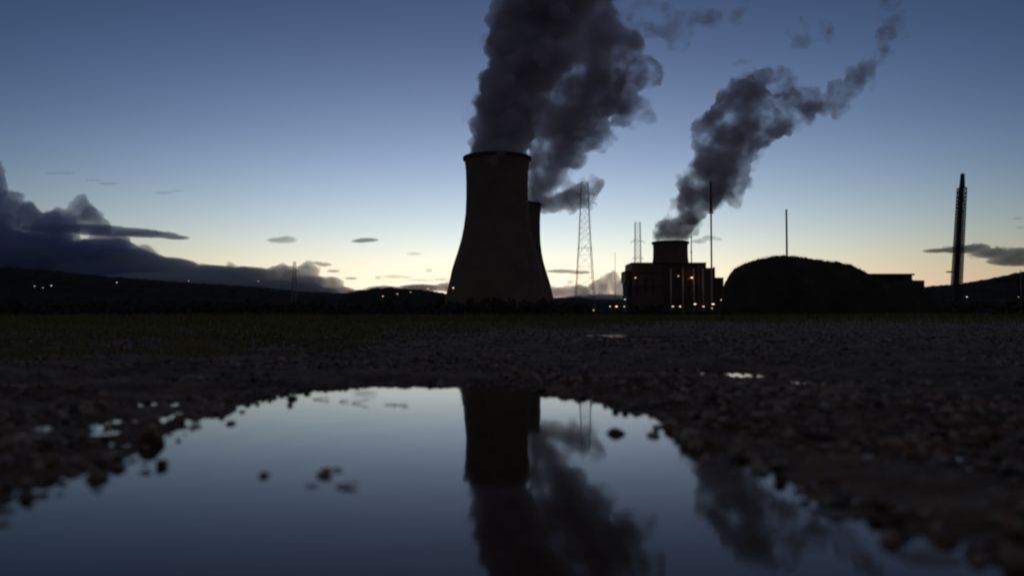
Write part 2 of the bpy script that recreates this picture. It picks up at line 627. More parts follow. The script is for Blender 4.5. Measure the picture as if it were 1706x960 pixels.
# far-off wood along the edge of the field, one mass
def build_wood():
    g = np.random.default_rng(21)
    Vb, Fb = ICO1
    cells = []
    n = 5200
    az = g.uniform(-44, 44, n)
    px = 853 + np.tan(np.radians(az)) * FPX
    d = g.uniform(330, 420, n)

    top = 528 - np.interp(px, [-700, 0, 300, 520, 600, 730, 780, 930, 975, 990, 1045, 1060, 1105, 1115, 1205, 1225, 1260, 1560, 1706, 2300], [500, 501, 503, 503, 503, 504, 501, 500, 506, 518, 518, 508, 508, 519, 518, 508, 505, 503, 500, 498])
    hmax = top / FPX * d * (1 + 0.25 * perlin(px / 13, px * 0 + .3) + 0.15 * perlin(px / 4, px * 0 + 7.3))
    h = hmax * g.random(n) ** 0.6
    x = np.tan(np.radians(az)) * d
    sz = g.uniform(0.5, 1.3, n)
    V = Vb[None] * (1 + g.normal(0, 0.25, (n, len(Vb), 1))) * sz[:, None, None] + np.stack([x, d, np.maximum(h - sz * .6, 0.2)], -1)[:, None]
    F = Fb[None] + (np.arange(n) * len(Vb))[:, None, None]
    tag(np_mesh('woodland', V.reshape(-1, 3), F.reshape(-1, 3), M['leaves']), 'dark far-off scrub along the edge of the field', kind='stuff')


build_wood()


# ------------------------------------------------------------ cooling towers
def cooling_tower(px, d, label, scale_d=633.0):
    k = d / FPX * (scale_d / d) * 1.0
    base = P(px, 528, d)
    root = empty('cooling_tower', (base.x, base.y, 0))
    tag(root, label, 'cooling tower', 'tall cooling towers')
    K = scale_d / FPX                                   # both towers are built to the same true size
    prof_px = [(10, 90.5), (20, 88.3), (28, 86), (40, 84), (51, 81.2), (65, 78), (79, 75), (92, 71), (104, 67), (118, 62.8), (132, 59), (150, 55.5), (173, 52.6), (200, 51.6),
               (225, 51.6), (245, 52.4), (260, 54.0), (266, 55.0)]
    out = [(r * K, h * K) for h, r in prof_px]
    inn = [(r - 0.9, h) for r, h in reversed(out)]
    MB().lathe(out + inn, 96, closed=True).build('shell', M['concrete'], root, True)
    rt, ht = out[-1]
    MB().lathe([(rt + 0.05, ht - 1.6), (rt + 1.1, ht - 1.4), (rt + 1.1, ht + 0.5), (rt - 1.2, ht + 0.5), (rt - 1.2, ht - 0.2), (rt + 0.05, ht - 0.2)], 96, closed=True).build('rim', M['dark_concrete'], root)
    r0, h0 = out[0]
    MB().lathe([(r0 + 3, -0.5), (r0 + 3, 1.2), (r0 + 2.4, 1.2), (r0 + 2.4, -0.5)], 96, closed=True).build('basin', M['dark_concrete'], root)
    nleg = 44
    proto = None
    for i in range(nleg):
        a0 = 2 * math.pi * i / nleg
        a1 = a0 + (1 if i % 2 else -1) * math.pi / nleg * 1.0
        if proto is None or True:
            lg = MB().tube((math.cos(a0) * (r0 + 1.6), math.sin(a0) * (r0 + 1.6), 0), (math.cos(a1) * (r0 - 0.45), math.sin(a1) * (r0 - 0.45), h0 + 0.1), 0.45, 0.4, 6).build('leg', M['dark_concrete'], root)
    return root


cooling_tower(828, 633, 'tall dark concrete cooling tower in front, its wide rim standing clear against the sky')
cooling_tower(863.5, 895, 'lower-looking cooling tower half hidden behind the right side of the front one')


# ------------------------------------------------------------ power station block with the short wide tower
D3 = 900.0
def X(px, d=D3):
    return (px - 853) / FPX * d
def Z(py, d=D3):
    return EYE + (528 - py) / FPX * d

def put(root, mb, name, mat, smooth=False):
    o = mb.build(name, mat, root, smooth)
    return o


def local(root):
    lx, ly = root.location.x, root.location.y
    return lambda x0, x1, y0, y1, z0, z1: MB().box(x0 - lx, x1 - lx, y0 - ly, y1 - ly, z0, z1)


t1 = empty('station_building', (X(1116), D3, 0))
tag(t1, 'wide flat-roofed power station block with pale vertical ducts below the short tower', 'building')
B = local(t1)
put(t1, B(X(1053), X(1106), D3, D3 + 55, 0, Z(440)), 'wall', M['cladding'])
put(t1, B(X(1106.2), X(1162), D3 + 1.5, D3 + 54, 0, Z(439)), 'wall', M['dark_concrete'])
put(t1, B(X(1162.2), X(1177), D3, D3 + 55, 0, Z(439)), 'wall', M['cladding'])
put(t1, B(X(1052.4), X(1177.6), D3 - 0.5, D3 + 55.5, Z(439) + 0.1, Z(438) + 0.4), 'roof', M['roof'])
put(t1, B(X(1043), X(1052.8), D3 + 6, D3 + 40, Z(470), Z(451)), 'side_annex', M['cladding'])
put(t1, B(X(1046), X(1052.8), D3 + 5, D3 + 42, 0, Z(470) - .1), 'side_wall', M['dark_concrete'])
for a in (1117.5, 1137.5, 1155.5, 1171):
    d_ = MB().tube((X(a) - t1.location.x, -1.4, 2), (X(a) - t1.location.x, -1.4, Z(447)), 0.85, 0.85, 10)
    put(t1, d_, 'duct', M['pale_metal'], True)
for a, b_ in ((1060, 1064), (1074, 1078), (1086, 1090), (1126, 1131), (1147, 1151)):
    w = put(t1, B(X(a), X(b_), D3 - 0.25 if a < 1106 or a > 1162 else D3 + 1.2, D3 + 1.8, Z(490), Z(463)), 'window', M['glass'])
for z in (455, 478):
    put(t1, B(X(1053.2), X(1105.8), D3 - 0.9, D3 - 0.05, Z(z), Z(z) + 0.6), 'ledge', M['dark_concrete'])

t2 = empty('station_annex', (X(1194), D3 + 8, 0))
tag(t2, 'stepped narrow annex with a small stack right of the power station block', 'building')
B = local(t2)
put(t2, B(X(1178.3), X(1191.5), D3 + 4, D3 + 40, 0, Z(447)), 'wall', M['cladding'])
put(t2, B(X(1192), X(1209), D3 + 8, D3 + 36, 0, Z(463)), 'wall', M['dark_concrete'])
put(t2, B(X(1191.4), X(1209.5), D3 + 7.6, D3 + 36.4, Z(463) + .05, Z(462)), 'roof', M['roof'])
put(t2, B(X(1178), X(1191.9), D3 + 3.6, D3 + 40.4, Z(447) + .05, Z(446)), 'roof', M['roof'])
put(t2, B(X(1209.7), X(1217), D3 + 14, D3 + 30, 0, Z(489)), 'low_wing', M['cladding'])
put(t2, MB().tube((X(1198.5) - t2.location.x, 14, Z(462) + .1), (X(1198.5) - t2.location.x, 14, Z(443)), 1.1, 1.0, 12), 'stack', M['steel'], True)

t3 = empty('short_cooling_tower', (X(1117.5, 985), 985, 0))
tag(t3, 'short wide steaming tower rising over the roof of the power station block', 'cooling tower')
k = 985 / FPX
prof = [(40 * k, 2), (36 * k, 50 * k), (31 * k, 80 * k), (28.6 * k, 100 * k), (28.4 * k, 116 * k), (29.2 * k, 124.5 * k)]
inn = [(r - 0.8, h) for r, h in reversed(prof)]
MB().lathe(prof + inn, 72, closed=True).build('shell', M['concrete'], t3, True)
r_, h_ = prof[-1]
MB().lathe([(r_ + .05, h_ - 1.8), (r_ + 1.3, h_ - 1.8), (r_ + 1.3, h_ + .5), (r_ - 1.2, h_ + .5), (r_ - 1.2, h_ - .2), (r_ + .05, h_ - .2)], 72, closed=True).build('rim', M['dark_concrete'], t3)


# ------------------------------------------------------------ masts and chimneys
def pole_thing(name, px, d, y0, y1, r0, r1, label, cat, mat, extra=None, rot=0):
    root = empty(name, (X(px, d), d, 0))
    tag(root, label, cat)
    MB().tube((0, 0, Z(y0, d)), (0, 0, Z(y1, d)), r0, r1, 14).build('shaft', mat, root, True)
    return root


c1 = empty('tall_chimney', (X(1186, 830), 830, 0))
tag(c1, 'tallest thin chimney with dark top and red band, right of the short tower', 'chimney')
MB().tube((0, 0, 0), (0, 0, Z(354, 830)), 0.95, 0.85, 14).build('lower_shaft', M['pale_metal'], c1, True)
MB().tube((0, 0, Z(354, 830) + .02), (0, 0, Z(350.5, 830)), 2.1, 2.1, 14).build('white_band', M['white_paint'], c1, True)
MB().tube((0, 0, Z(350.5, 830) + .02), (0, 0, Z(345, 830)), 1.7, 1.6, 14).build('red_band', M['red_paint'], c1, True)
MB().tube((0, 0, Z(345, 830) + .02), (0, 0, Z(300, 830)), 1.15, 0.95, 14).build('upper_shaft', M['dark_steel'], c1, True)
MB().lathe([(1.5, Z(354.6, 830)), (3.6, Z(354.6, 830)), (3.6, Z(354.2, 830)), (1.5, Z(354.2, 830))], 16, closed=True).build('platform', M['dark_steel'], c1)

c2 = pole_thing('thin_chimney', 1312, 620, 528, 350, 0.85, 0.7, 'lone thin pale chimney rising behind the dark mound', 'chimney', M['pale_metal'])
MB().tube((0, 0, Z(350, 620) + .02), (0, 0, Z(348.5, 620)), 0.85, 0.85, 14).build('cap', M['steel'], c2)
c3 = pole_thing('slim_mast', 1152.5, 1010, 528, 370, 0.8, 0.6, 'slim short mast just right of the short steaming tower', 'mast', M['dark_steel'])
for q in (395, 420):
    MB().lathe([(1.2, Z(q, 1010)), (2.2, Z(q, 1010)), (2.2, Z(q, 1010) + .4), (1.2, Z(q, 1010) + .4)], 12, closed=True).build('platform', M['dark_steel'], c3)
pole_thing('thin_mast', 1025, 1300, 528, 420, 0.5, 0.3, 'faint thin mast over the pale cloud between the pylon and the station', 'mast', M['steel'])
pole_thing('light_pole', 1701.5, 300, 528, 450, 0.22, 0.14, 'thin pole standing at the right edge of the picture', 'pole', M['steel'])


def lattice(w0, w1, z0, z1, nseg, r, rb, ox=0.0, shear=0.0):
    """four-legged lattice from half width w0 at z0 to w1 at z1"""
    legs, brace = [], MB()
    def c(t, sx, sy):
        w = w0 + (w1 - w0) * t
        return (ox + sx * w + shear * t, sy * w, z0 + (z1 - z0) * t)
    corners = [(-1, -1), (1, -1), (1, 1), (-1, 1)]
    for sx, sy in corners:
        legs.append(MB().tube(c(0, sx, sy), c(1, sx, sy), r, r * .8, 5))
    ts = [1 - (1 - i / nseg) ** 0.85 for i in range(nseg + 1)]
    for i in range(nseg):
        a, b_ = ts[i], ts[i + 1]
        for q in range(4):
            p0, p1 = corners[q], corners[(q + 1) % 4]
            brace.tube(c(a, *p0), c(b_, *p1), rb, rb, 4, False)
            brace.tube(c(a, *p1), c(b_, *p0), rb, rb, 4, False)
            brace.tube(c(b_, *p0), c(b_, *p1), rb, rb, 4, False)
    return legs, brace


def pylon(px, d, ytop, w_base, w_mid, w_top, ymid, arms, label, r=0.42):
    root = empty('power_pylon', (X(px, d), d, 0))
    tag(root, label, 'pylon', 'lattice pylons beside the plant')
    k = d / FPX
    zm, zt = Z(ymid, d), Z(ytop, d)
    legs, br = lattice(w_base * k, w_mid * k, 0, zm, 7, r, r * .35)
    for l in legs:
        l.build('leg', M['steel'], root)
    br.build('bracing', M['steel'], root)
    legs, br = lattice(w_mid * k, w_top * k, zm + .05, zt, 8, r * .8, r * .35)
    for i, l in enumerate(legs):
        br.V, br.F, n0 = br.V + l.V, br.F + [tuple(len(br.V) + q for q in f) for f in l.F], 0
    br.build('upper_body', M['steel'], root)
    for y, w in arms:
        z = Z(y, d)
        a = MB()
        a.tube((-w * k, 0, z), (w * k, 0, z), r * .6, r * .6, 5)
        a.tube((-w * k, 0, z), (0, 0, z + w * k * .35), r * .4, r * .4, 4)
        a.tube((w * k, 0, z), (0, 0, z + w * k * .35), r * .4, r * .4, 4)
        for s in (-1, -.5, .5, 1):
            a.tube((s * w * k, 0, z), (s * w * k, 0, z - 3.2), .25, .25, 4)
        a.build('arm', M['steel'], root)
    return root


pylon(974.5, 800, 302, 17.5, 9.5, 5.5, 400, [(322, 16), (338, 20), (413, 11)], 'tall lattice pylon standing just right of the two cooling towers', 0.30)
pylon(1063, 1100, 370, 7, 5, 4.2, 440, [(402, 11), (430, 9)], 'smaller lattice pylon left of the power station block', 0.40)

pylon(490, 2600, 436, 5, 3, 1.6, 470, [(444, 7), (452, 8)], 'tiny far pylon against the blue cloud at the low left horizon', 0.7)

# the dark leaning lattice jib at the far right
jb = empty('crane_mast', (X(1590.5, 420), 420, 0))
tag(jb, 'dark tall lattice crane mast leaning slightly right at the far right', 'crane')
k = 420 / FPX
legs, br = lattice(6.2 * k, 5.2 * k, 1.0, Z(312, 420), 44, 0.30, 0.18, 0, 16 * k)
for l in legs:
    l.build('leg', M['dark_steel'], jb)
br.build('bracing', M['dark_steel'], jb)
mb = MB()
a0, a1 = Z(312, 420), Z(288, 420)
mb.tube((16.2 * k, 0, a0), (17.6 * k, 0, a1), 4.6 * k, 3.2 * k, 8)
mb.build('mast_head', M['dark_steel'], jb)
mb = MB()
for i in range(24):
    t_ = i / 24
    z_ = 1 + (a0 - 1) * t_
    mb.tube((16 * k * t_ - 0.5, 0, z_), (16 * k * (t_ + 1 / 26) - 0.2, 0, z_ + (a0 - 1) / 26), 1.25, 1.25, 8)
mb.build('ladder_core', M['dark_steel'], jb)
MB().box(-10 * k, 3 * k, -2, 2, Z(454, 420), Z(452, 420)).build('counter_jib', M['dark_steel'], jb)
MB().box(-11 * k, 11 * k, -4, 4, -.2, 3.4).build('base', M['dark_concrete'], jb)

# ------------------------------------------------------------ dark mound and shed on the right
def build_mound():
    d = 255.0
    k = d / FPX
    prof = [(1214, 520), (1218, 458), (1226, 446), (1240, 438), (1262, 432), (1280, 427), (1295, 424.5), (1322, 425), (1345, 430), (1385, 434), (1412, 440), (1430, 448), (1446, 459), (1470, 466),
            (1500, 472), (1530, 480), (1550, 497), (1570, 515), (1580, 527)]
    n, m = 260, 40
    xs = np.linspace(1214, 1580, n)
    top = (528 - np.interp(xs, [p[0] for p in prof], [p[1] for p in prof])) * k
    top = top + (0.30 * perlin(xs / 8, xs * 0 + 1.2) + 0.2 * perlin(xs / 3, xs * 0 + 4.2))
    ts = np.linspace(-1, 1, m)
    V = []
    for t_ in ts:
        w = 13.0
        sh = np.sqrt(np.clip(1 - abs(t_) ** 2.4, 0, 1))
        z = top * sh + 0.5 * perlin(xs / 12 + t_ * 5, xs * 0 + t_ * 6) * sh
        V.append(np.stack([(xs - 1395) * k, np.full(n, t_ * w), z - 0.3], -1))
    V = np.array(V).reshape(-1, 3)
    i = np.arange(m - 1)[:, None] * n
    j = np.arange(n - 1)[None]
    F = np.stack([i + j, i + j + 1, i + n + j + 1, i + n + j], -1).reshape(-1, 4)
    o = np_mesh('mound', V, F, M['mound_soil'], smooth=True)
    o.location = (X(1395, d), d, 0)
    tag(o, 'big black rounded mound with rough scrub on it, right of the power station', 'mound')
    # scrub growing on it
    g = np.random.default_rng(5)
    q = 5200
    ii = g.integers(0, len(V), q)
    c = V[ii] + g.normal(0, .35, (q, 3))
    sz = g.uniform(0.05, 0.13, q)
    Vb, Fb = ICO1
    VV = Vb[None] * (1 + g.normal(0, .3, (q, len(Vb), 1))) * sz[:, None, None] + c[:, None]
    FF = Fb[None] + (np.arange(q) * len(Vb))[:, None, None]
    s = np_mesh('scrub', VV.reshape(-1, 3), FF.reshape(-1, 3), M['leaves'], parent=o)
    s['kind'] = 'stuff'


build_mound()
d = 300.0
sh = empty('flat_roofed_shed', (X(1488, d), d, 0))
tag(sh, 'low flat-roofed shed with an open strip under its roof, right of the mound', 'shed')
B = local(sh)
put(sh, B(X(1440, d), X(1525, d), d, d + 14, Z(458.6, d), Z(456, d)), 'roof', M['roof'])
put(sh, B(X(1442, d), X(1523, d), d + .6, d + 13.4, 0, Z(466, d)), 'wall', M['dark_concrete'])
for a in (1443, 1456, 1462, 1471, 1477, 1489, 1495, 1514):
    put(sh, B(X(a, d), X(a + (7 if a in (1456, 1471) else 4 if a != 1514 else 8), d), d + .7, d + 13.3, Z(466, d) + .01, Z(458.7, d)), 'post', M['dark_concrete'])
put(sh, B(X(1523.4, d), X(1543, d), d + 1, d + 12, 0, Z(467, d)), 'lean_to', M['dark_concrete'])

# ------------------------------------------------------------ lamps
WARM = lamp_mat('lamp_warm', (1.0, 0.62, 0.36), 2.2)
COOL = lamp_mat('lamp_cool', (0.95, 0.95, 1.0), 2.2)
DIM = lamp_mat('lamp_dim', (1.0, 0.55, 0.32), 1.8)
RED = lamp_mat('lamp_red', (1.0, 0.35, 0.25), 1.6)
lamps = [
    (57, 477, 1500, COOL, 1.1, 'dimmest of the three lamps clustered at the far left'),
    (71, 480, 1500, COOL, 0.9, 'lowest of the three lamps clustered at the far left'),
    (85, 476, 1500, COOL, 1.5, 'brightest lamp of the three clustered at the far left'),
    (194, 471, 1700, COOL, 1.5, 'single white lamp under the hill, right of the far left cluster'),
    (314, 468, 1900, DIM, 1.5, 'single dim lamp under the low end of the left cloud bank'),
    (430, 469, 1900, COOL, 1.0, 'tiny lamp against the blue cloud, left of the cloud bump'),
    (527, 469, 1900, DIM, 1.0, 'faint tiny lamp against the blue cloud bump'),
    (638, 494, 1000, DIM, 1.3, 'leftmost and lowest of the lamps stepping down left of the towers'),
    (662, 490, 1000, DIM, 1.1, 'second lamp from the left in the row left of the towers'),
    (684, 487, 1000, DIM, 1.0, 'third lamp from the left in the row left of the towers'),
    (713, 481, 1000, DIM, 1.5, 'wide dim lamp against the pale low cloud left of the towers'),
    (755, 480, 560, WARM, 0.9, 'warm lamp at the foot of the front cooling tower'),
    (875, 467, 800, RED, 0.5, 'faint reddish lamp low in front of the rear cooling tower'),
    (1059, 463, 890, WARM, 1.3, 'bright lamp at the left end of the power station block'),
    (1130.5, 460, 893, DIM, 1.2, 'dim lamp between the pale ducts of the power station block'),
    (1153, 463, 893, WARM, 2.0, 'widest lamp high on the red-lit end of the power station block'),
    (989, 517, 760, WARM, 0.7, 'lowest lamp near the ground under the pylon'),
    (1016.5, 511, 800, WARM, 0.8, 'left lamp of the low row left of the power station block'),
    (1027, 511, 800, WARM, 1.4, 'wide bright lamp in the low row left of the power station block'),
    (1040, 511, 800, WARM, 0.8, 'right lamp of the low row left of the power station block'),
    (1041, 499, 880, COOL, 0.8, 'small lamp just above the low row left of the power station block'),
    (1121, 511, 800, DIM, 1.2, 'leftmost lamp of the low row in front of the power station block'),
    (1133, 511, 800, WARM, 1.1, 'second lamp of the low row in front of the power station block'),
    (1158, 507, 800, WARM, 1.4, 'third lamp, set higher, in the low row before the power station block'),
    (1172, 511, 800, DIM, 1.2, 'fourth lamp of the low row in front of the power station block'),
    (1188, 507, 800, WARM, 1.5, 'bright wide lamp below the tall chimney'),
    (1186, 514, 780, DIM, 0.8, 'small yellowish lamp directly under the wide one below the tall chimney'),
    (1202, 500, 850, WARM, 1.1, 'lamp below the stepped annex beside the mound'),
    (1611, 495, 400, COOL, 0.42, 'single white lamp on the dark slope right of the crane mast'),
    (1697, 495, 400, RED, 0.35, 'faint reddish lamp at the far right edge'),
]
glow = {755: (1.0, .28, .12, 500), 875: (1.0, .28, .15, 900), 1059: (1.0, .3, .15, 600), 1153: (1.0, .12, .06, 1700), 1121: (1, .25, .15, 300), 1133: (1.0, .25, .12, 500), 1158: (1.0, .2, .1, 500), 1202: (1.0, .2, .1, 400), 1027: (1.0, .4, .2, 600), 1188: (1.0, .5, .2, 500)}
for px, py, dd, mt, w, lab in lamps:
    zt = Z(py, dd)
    root = empty('street_lamp', (X(px, dd), dd, 0))
    tag(root, lab, 'lamp', 'lamps lit round the plant and under the hills')
    MB().tube((0, 0.5, 0), (0, 0.5, zt), 0.16 if dd < 1200 else .2, 0.1, 6).build('pole', M['dark_steel'], root)
    s = w * (1.0 if 498 < py < 520 else 0.8)
    mb = MB()
    mb.lathe([(0.02, zt - .34 * s), (.7 * s, zt - .25 * s), (.95 * s, zt), (.7 * s, zt + .3 * s), (0.02, zt + .42 * s)], 10)
    mb.build('lamp_head', mt, root)
    if px in glow:
        r_, g_, b_, e_ = glow[px]
        L = bpy.data.lights.new('glow', 'POINT')
        L.energy = e_ * 0.2
        L.color = (r_, g_, b_)
        L.shadow_soft_size = 1.0
        lo = bpy.data.objects.new('lamp_light', L)
        lo.location = (0, -2.0, zt + .2)
        lo.parent = root
        COL.objects.link(lo)


# ------------------------------------------------------------ steam plumes and clouds (real volumes)
def puff_hull(ells, d, voxel, seed, depth=1.0, bumps=(14, 8), flat=1.0, fr=(0.40, 0.17), dj=0.15):
    """cauliflower hull: big ellipsoids studded with smaller and smaller ones, fused by a voxel remesh"""
    g = np.random.default_rng(seed)
    k = d / FPX
    Cs, Rs = [], []
    for e in ells:
        px, py, rx, ry = e[:4]
        c = P(px, py, d)
        rd = (e[4] if len(e) > 4 else min(rx, ry)) * k * depth
        c0 = np.array([c.x, c.y + g.normal(0, dj) * rd, c.z])
        r0 = np.array([rx * k, rd, ry * k])
        Cs.append(c0)
        Rs.append(r0 * 0.86)
        for _ in range(bumps[0]):
            u = g.normal(size=3)
            u /= np.linalg.norm(u)
            f = g.uniform(.6, 1.3) * fr[0]
            m = min(r0) * f * np.array([1.0, 1.0, flat])
            m = np.maximum(m, voxel)
            c1 = c0 + u * (r0 * 0.86 - m * 0.25)
            Cs.append(c1)
            Rs.append(m)
            for __ in range(bumps[1]):
                w = g.normal(size=3)
                w /= np.linalg.norm(w)
                if w @ u < -0.2:
                    continue
                f2 = g.uniform(.5, 1.4) * fr[1] / fr[0]
                m2 = m * f2
                if m2.min() < voxel * 0.7:
                    continue
                Cs.append(c1 + w * m * 0.95)
                Rs.append(m2)
    Cs, Rs = np.array(Cs), np.array(Rs)
    Vb, Fb = ICO2
    V = Vb[None] * Rs[:, None] + Cs[:, None]
    F = Fb[None] + (np.arange(len(Cs)) * len(Vb))[:, None, None]
    return V.reshape(-1, 3), F.reshape(-1, 3)


def fuse(name, V, F, voxel, mat, parent=None, disp=0.0, dscale=1.0):
    origin = V.mean(0)
    o = np_mesh(name, V - origin, F, mat, smooth=True)
    m = o.modifiers.new('fuse', 'REMESH')
    m.mode = 'VOXEL'
    m.voxel_size = voxel
    m.use_smooth_shade = True
    for q, (ds, dsc) in enumerate(((disp, dscale), (disp * .45, dscale * .33))):
        if not disp:
            break
        tx = bpy.data.textures.new(name + '_billow', 'CLOUDS')
        tx.noise_scale = dsc
        tx.noise_depth = 3
        dm = o.modifiers.new('billow', 'DISPLACE')
        dm.texture = tx
        dm.texture_coords = 'LOCAL'
        dm.strength = ds
        dm.mid_level = 0.5
    if disp:
        m2 = o.modifiers.new('close', 'REMESH')
        m2.mode = 'VOXEL'
        m2.voxel_size = voxel
        m2.use_smooth_shade = True
    dg = bpy.context.evaluated_depsgraph_get()
    me = bpy.data.meshes.new_from_object(o.evaluated_get(dg))
    o.modifiers.clear()
    old = o.data
    o.data = me
    bpy.data.meshes.remove(old)
    if not me.materials:
        me.materials.append(mat)
    o.location = origin
    if parent:
        o.parent = parent
        o.location = Vector(origin) - parent.location
    return o


def path(pts, step=0.45):
    """pts of (px, py, r): ellipsoids strung along the line"""
    out = []
    for (x0, y0, r0), (x1, y1, r1) in zip(pts[:-1], pts[1:]):
        L = math.hypot(x1 - x0, y1 - y0)
        n = max(1, int(L / (step * (r0 + r1) * .5)))
        for i in range(n):
            t_ = i / n
            out.append((x0 + (x1 - x0) * t_, y0 + (y1 - y0) * t_, r0 + (r1 - r0) * t_, r0 + (r1 - r0) * t_))
    x, y, r = pts[-1]
    out.append((x, y, r, r))
    return out


STEAM = (0.83, 0.82, 0.90)
S1 = volume('steam_dense', 0.13, STEAM)
S2 = volume('steam_mid', 0.13, STEAM, noise=0.032, lo=0.365, hi=0.62)
S2B = volume('steam_base', 0.09, STEAM)
S5 = volume('steam_torn', 0.085, STEAM, noise=0.045, lo=0.38, hi=0.66)
S3 = volume('steam_thin', 0.05, STEAM, noise=0.035, lo=0.47, hi=0.75)

# front tower's plume
p1 = path([(828, 262, 50), (830, 238, 50), (836, 205, 54), (848, 165, 58), (862, 120, 60), (880, 75, 62), (900, 30, 66), (918, -30, 76), (940, -120, 90), (960, -220, 105)])
V, F = puff_hull(p1, 633, 1.0, 11)
steam1 = empty('steam_plume', P(828, 262, 633))
tag(steam1, 'thickest near-black steam plume rising straight out of the front cooling tower', 'steam plume', 'steam plumes over the plant')
fuse('dense_steam', V, F, 1.0, S1, steam1, 9, 14)
V, F = puff_hull([(x, y, r * 1.10, r2 * 1.10) for x, y, r, r2 in p1[3:]], 633, 1.6, 12, bumps=(12, 6))
fuse('thin_steam', V, F, 1.6, S3, steam1, 8, 12)

# rear tower's plume, bent over to the right
p2 = path([(868, 345, 36), (892, 315, 40), (912, 275, 46), (935, 235, 58), (950, 190, 72), (968, 145, 84), (985, 100, 82), (975, 50, 74), (965, -10, 70), (985, -60, 76), (1000, -130, 86)], .5)
p2 += [(925, 150, 55, 50), (940, 90, 60, 55), (905, 220, 30, 36), (922, 342, 26, 14, 30), (950, 332, 32, 22, 34), (972, 322, 24, 24, 30), (992, 306, 14, 16, 16), (1000, 230, 30, 26), (1040, 175, 34, 38), (1072, 180, 22, 28), (1086, 195, 12, 12), (1070, 120, 36, 38), (1040, 75, 40, 40), (1088, 120, 20, 22)]
steam2 = empty('steam_plume', P(868, 345, 895))
tag(steam2, 'broad grey steam plume drifting right from behind the two cooling towers', 'steam plume', 'steam plumes over the plant')
V, F = puff_hull([(e[0], e[1], e[2], e[3], e[4] if len(e) > 4 else min(e[2], e[3]) * .55) for e in p2], 895, 1.5, 13)
fuse('dense_steam', V, F, 1.5, S2, steam2, 13, 18)
V, F = puff_hull([(e[0], e[1], e[2] * 1.05, e[3] * 1.05, min(e[2], e[3]) * .7) for e in p2[3:]], 895, 2.0, 14, bumps=(12, 6))
fuse('thin_steam', V, F, 2.0, S3, steam2, 12, 16)

# short tower's plume
p3 = path([(1117, 398, 24), (1122, 385, 26), (1140, 368, 26), (1152, 345, 34), (1172, 318, 42), (1188, 290, 44), (1196, 260, 46), (1205, 232, 48), (1222, 205, 50), (1240, 180, 46)], .5)
p3 += [(1100, 392, 13, 14), (1122, 388, 24, 16), (1139, 384, 13, 16), (1108, 376, 18, 14), (1135, 345, 18, 18), (1225, 330, 16, 20), (1170, 215, 22, 20), (1262, 150, 22, 24), (1225, 165, 40, 16), (1205, 182, 26, 18), (1275, 125, 14, 16), (1290, 205, 34, 28), (1330, 185, 30, 20), (1318, 165, 20, 20), (1355, 175, 24, 14), (1255, 200, 42, 36), (1235, 235, 44, 36), (1215, 270, 42, 34), (1195, 312, 40, 28), (1284, 178, 30, 22), (1270, 208, 36, 28), (1300, 200, 34, 22), (1335, 190, 30, 18), (1285, 130, 16, 14), (1262, 128, 14, 12), (1225, 300, 30, 26)]
w3 = [(1300, 140, 14, 22), (1470, 78, 12, 14), (1480, 55, 14, 16), (1345, 168, 34, 20), (1385, 168, 30, 16), (1385, 182, 24, 10), (1425, 135, 20, 18), (1440, 118, 18, 16), (1462, 95, 14, 12), (1400, 155, 26, 20), (1400, 175, 16, 16), (1425, 130, 18, 14), (1442, 110, 12, 10), (1452, 135, 8, 22), (1300, 120, 18, 12), (1318, 140, 12, 16), (1250, 125, 20, 10), (1235, 105, 20, 9)]
steam3 = empty('steam_plume', P(1117, 398, 985))
tag(steam3, 'slanting grey steam plume blown right from the short wide tower', 'steam plume', 'steam plumes over the plant')
V, F = puff_hull([(x, y, a * 1.05, b_ * 1.05, min(a, b_) * .7) for x, y, a, b_ in p3], 985, 1.6, 15)
fuse('dense_steam', V, F, 1.6, S2, steam3, 12, 16)
V, F = puff_hull([(1100, 392, 12, 11), (1110, 386, 14, 13), (1123, 388, 20, 13), (1137, 388, 13, 12), (1112, 377, 15, 12), (1128, 374, 18, 14), (1142, 364, 18, 14)], 985, 1.2, 19, bumps=(12, 6))
fuse('base_steam', V, F, 1.2, S2B, steam3, 5, 8)
V, F = puff_hull([(x, y, a * 1.2, b_ * 1.2, min(a, b_) * .8) for x, y, a, b_ in p3[6:]], 985, 2.0, 16, bumps=(12, 6))
fuse('thin_steam', V, F, 2.0, S3, steam3, 16, 16)
V, F = puff_hull([(x, y, a * 1.15, b_ * 1.15, min(a, b_) * .8) for x, y, a, b_ in w3], 985, 1.8, 18, bumps=(12, 6), fr=(.5, .2))
fuse('torn_steam', V, F, 1.8, S5, steam3, 16, 14)
V, F = puff_hull([(1165, 402, 16, 5), (1182, 396, 16, 6), (1196, 398, 10, 4), (1158, 385, 10, 10), (1165, 372, 8, 8)], 985, 1.2, 17, bumps=(8, 4))
fuse('wisp', V, F, 1.2, S2, steam3, 1.5, 5)

